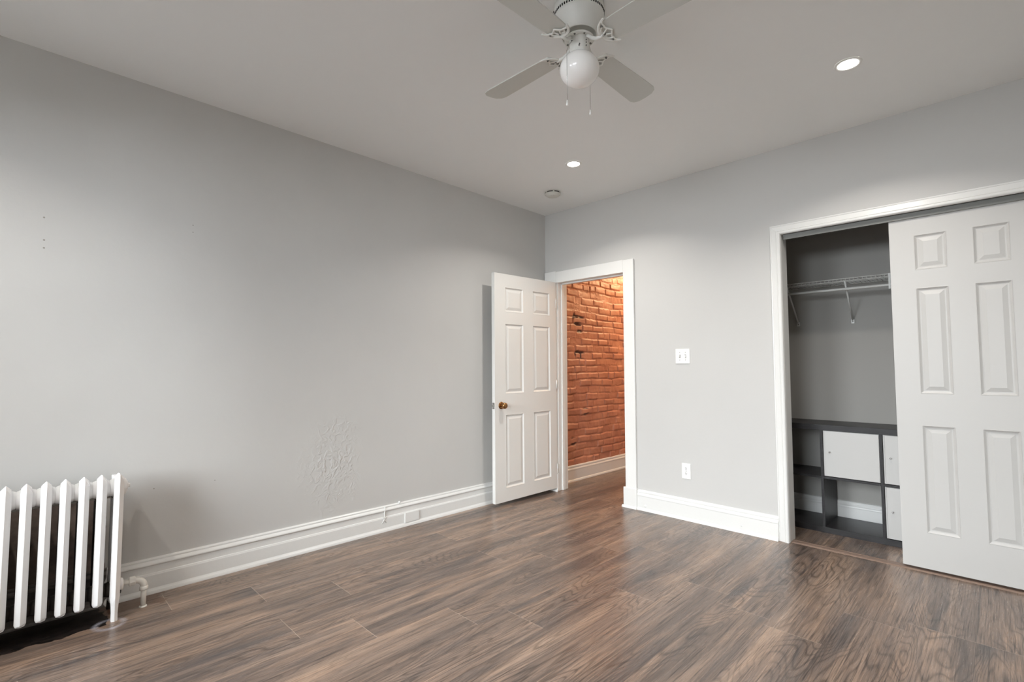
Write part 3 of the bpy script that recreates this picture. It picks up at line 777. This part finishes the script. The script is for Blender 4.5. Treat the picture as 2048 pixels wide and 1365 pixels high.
def insert(x0, x1, z0, z1, yf, hid=False):
    fr = MB(); t = .009                                   # white insert box
    fr.box(x0, yf, z0, x0 + t, Y1 - .004, z1).box(x1 - t, yf, z0, x1, Y1 - .004, z1).box(x0 + t, yf, z0, x1 - t, Y1 - .004, z0 + t).box(x0 + t, yf, z1 - t, x1 - t, Y1 - .004, z1).box(x0 + t, Y1 - .010, z0 + t, x1 - t, Y1 - .004, z1 - t)
    b = build('insert_box', fr, M_bdoor, bc)
    d = build('cabinet_door', MB().box(x0 + .010, yf - .008, z0 + .003, x1 - .001, yf + .006, z1 - .001), M_bdoor, b, bevel=.001)
insertdoors = [(2.273, 2.599, .398, .720, .414), (2.620, 2.946, .398, .720, .414), (2.620, 2.946, .042, .378, .414)]
def insert_door(x0, x1, z0, z1, yf, lab):
    t = .008; m = MB()
    m.box(x0, yf, z0, x0 + t, Y1 - .004, z1); m.box(x1 - t, yf, z0, x1, Y1 - .004, z1); m.box(x0 + t, yf, z0, x1 - t, Y1 - .004, z0 + t); m.box(x0 + t, yf, z1 - t, x1 - t, Y1 - .004, z1); m.box(x0 + t, Y1 - .010, z0 + t, x1 - t, Y1 - .004, z1 - t)
    d = build('door', MB().box(x0 + .010, yf - .010, z0 + .002, x1 - .001, yf - .0002, z1 - .001), M_bdoor, bc, bevel=.001, label=lab)
    build('insert_frame', m, M_bdoor, d)
    kx = x0 + .040; kz_ = (z0 + z1) / 2 + .012
    build('knob', MB().lathe([(0, yf - .028), (.004, yf - .028), (.0055, yf - .025), (.005, yf - .019), (.0028, yf - .016), (.0032, yf - .010)], (kx, 0, kz_), 16, 'y'), M_chrome, d)
insert_door(*insertdoors[0], 'white door in the upper middle cube')
insert_door(*insertdoors[1], 'white door half hidden behind the sliding door, upper')
insert_door(*insertdoors[2], 'white door half hidden behind the sliding door, lower')

# ------------------------------------------------------------------ wire closet shelf
ws = empty('wire_shelf', (2.7, .64, 1.80), 'white ventilated wire closet shelf with a hanging rod', 'closet shelf')
XA, XB, YF, YB, ZS = 1.81, 3.77, .485, .792, 1.812
m = MB()
for y, z in [(YF, ZS), (YF, ZS - .018), (YB, ZS), (.64, ZS - .003)]: m.tube([(XA, y, z), (XB, y, z)], .0028, 8)
fr = build('edge_wires', m, M_wire, ws)
x = XA + .01; m = MB()
while x < XB:
    m.tube([(x, YB, ZS), (x, YF, ZS), (x, YF - .001, ZS - .018)], .0013, 5); x += .0254
g = build('deck_wires', m, M_wire, ws)
build('hanging_rod', MB().tube([(XA, YF + .005, 1.737), (XB, YF + .005, 1.737)], .009, 16), M_wire, ws)
for xb_, xt in [(2.040, 2.045), (2.412, 2.424), (2.80, 2.80), (3.20, 3.20)]:
    m = MB(); m.tube([(xt, YF + .004, ZS - .012), (xb_, .792, 1.532)], .006, 8); m.box(xb_ - .010, .788, 1.508, xb_ + .010, .7999, 1.540)
    br = build('support_brace', m, M_wire, ws)
    build('screw', MB().lathe([(0, .7855), (.003, .786), (.0035, .789)], (xb_, 0, 1.522), 10, 'y'), M_black, br)
for xh in (2.684, 3.35, 2.0):
    m = MB(); m.box(xh - .006, YF - .006, 1.708, xh + .006, YF + .001, ZS + .004); m.tube([(xh, YF - .003, 1.728), (xh, YF + .004, 1.722), (xh, YF + .016, 1.727)], .005, 8)
    build('rod_hook', m, M_wire, ws)

# ------------------------------------------------------------------ hall lamp (out of sight round the doorway)
hl = empty('hall_light', (.55, 2.15, H), 'small round flush ceiling light further down the hall', 'ceiling light')
build('shade', MB().lathe([(0, H - .09), (.07, H - .085), (.11, H - .06), (.125, H - .02), (.125, H - .001)], (.55, 2.15, 0), 32), M_glob, hl)
la = bpy.data.lights.new('hall_lamp', 'POINT'); la.energy = 46; la.color = (1.0, .66, .35); la.shadow_soft_size = .09
lo = bpy.data.objects.new('hall_lamp', la); COL.objects.link(lo); lo.location = (.55, 2.15, H - .20)

for o in bpy.data.objects:
    if '_o' in o: del o['_o']
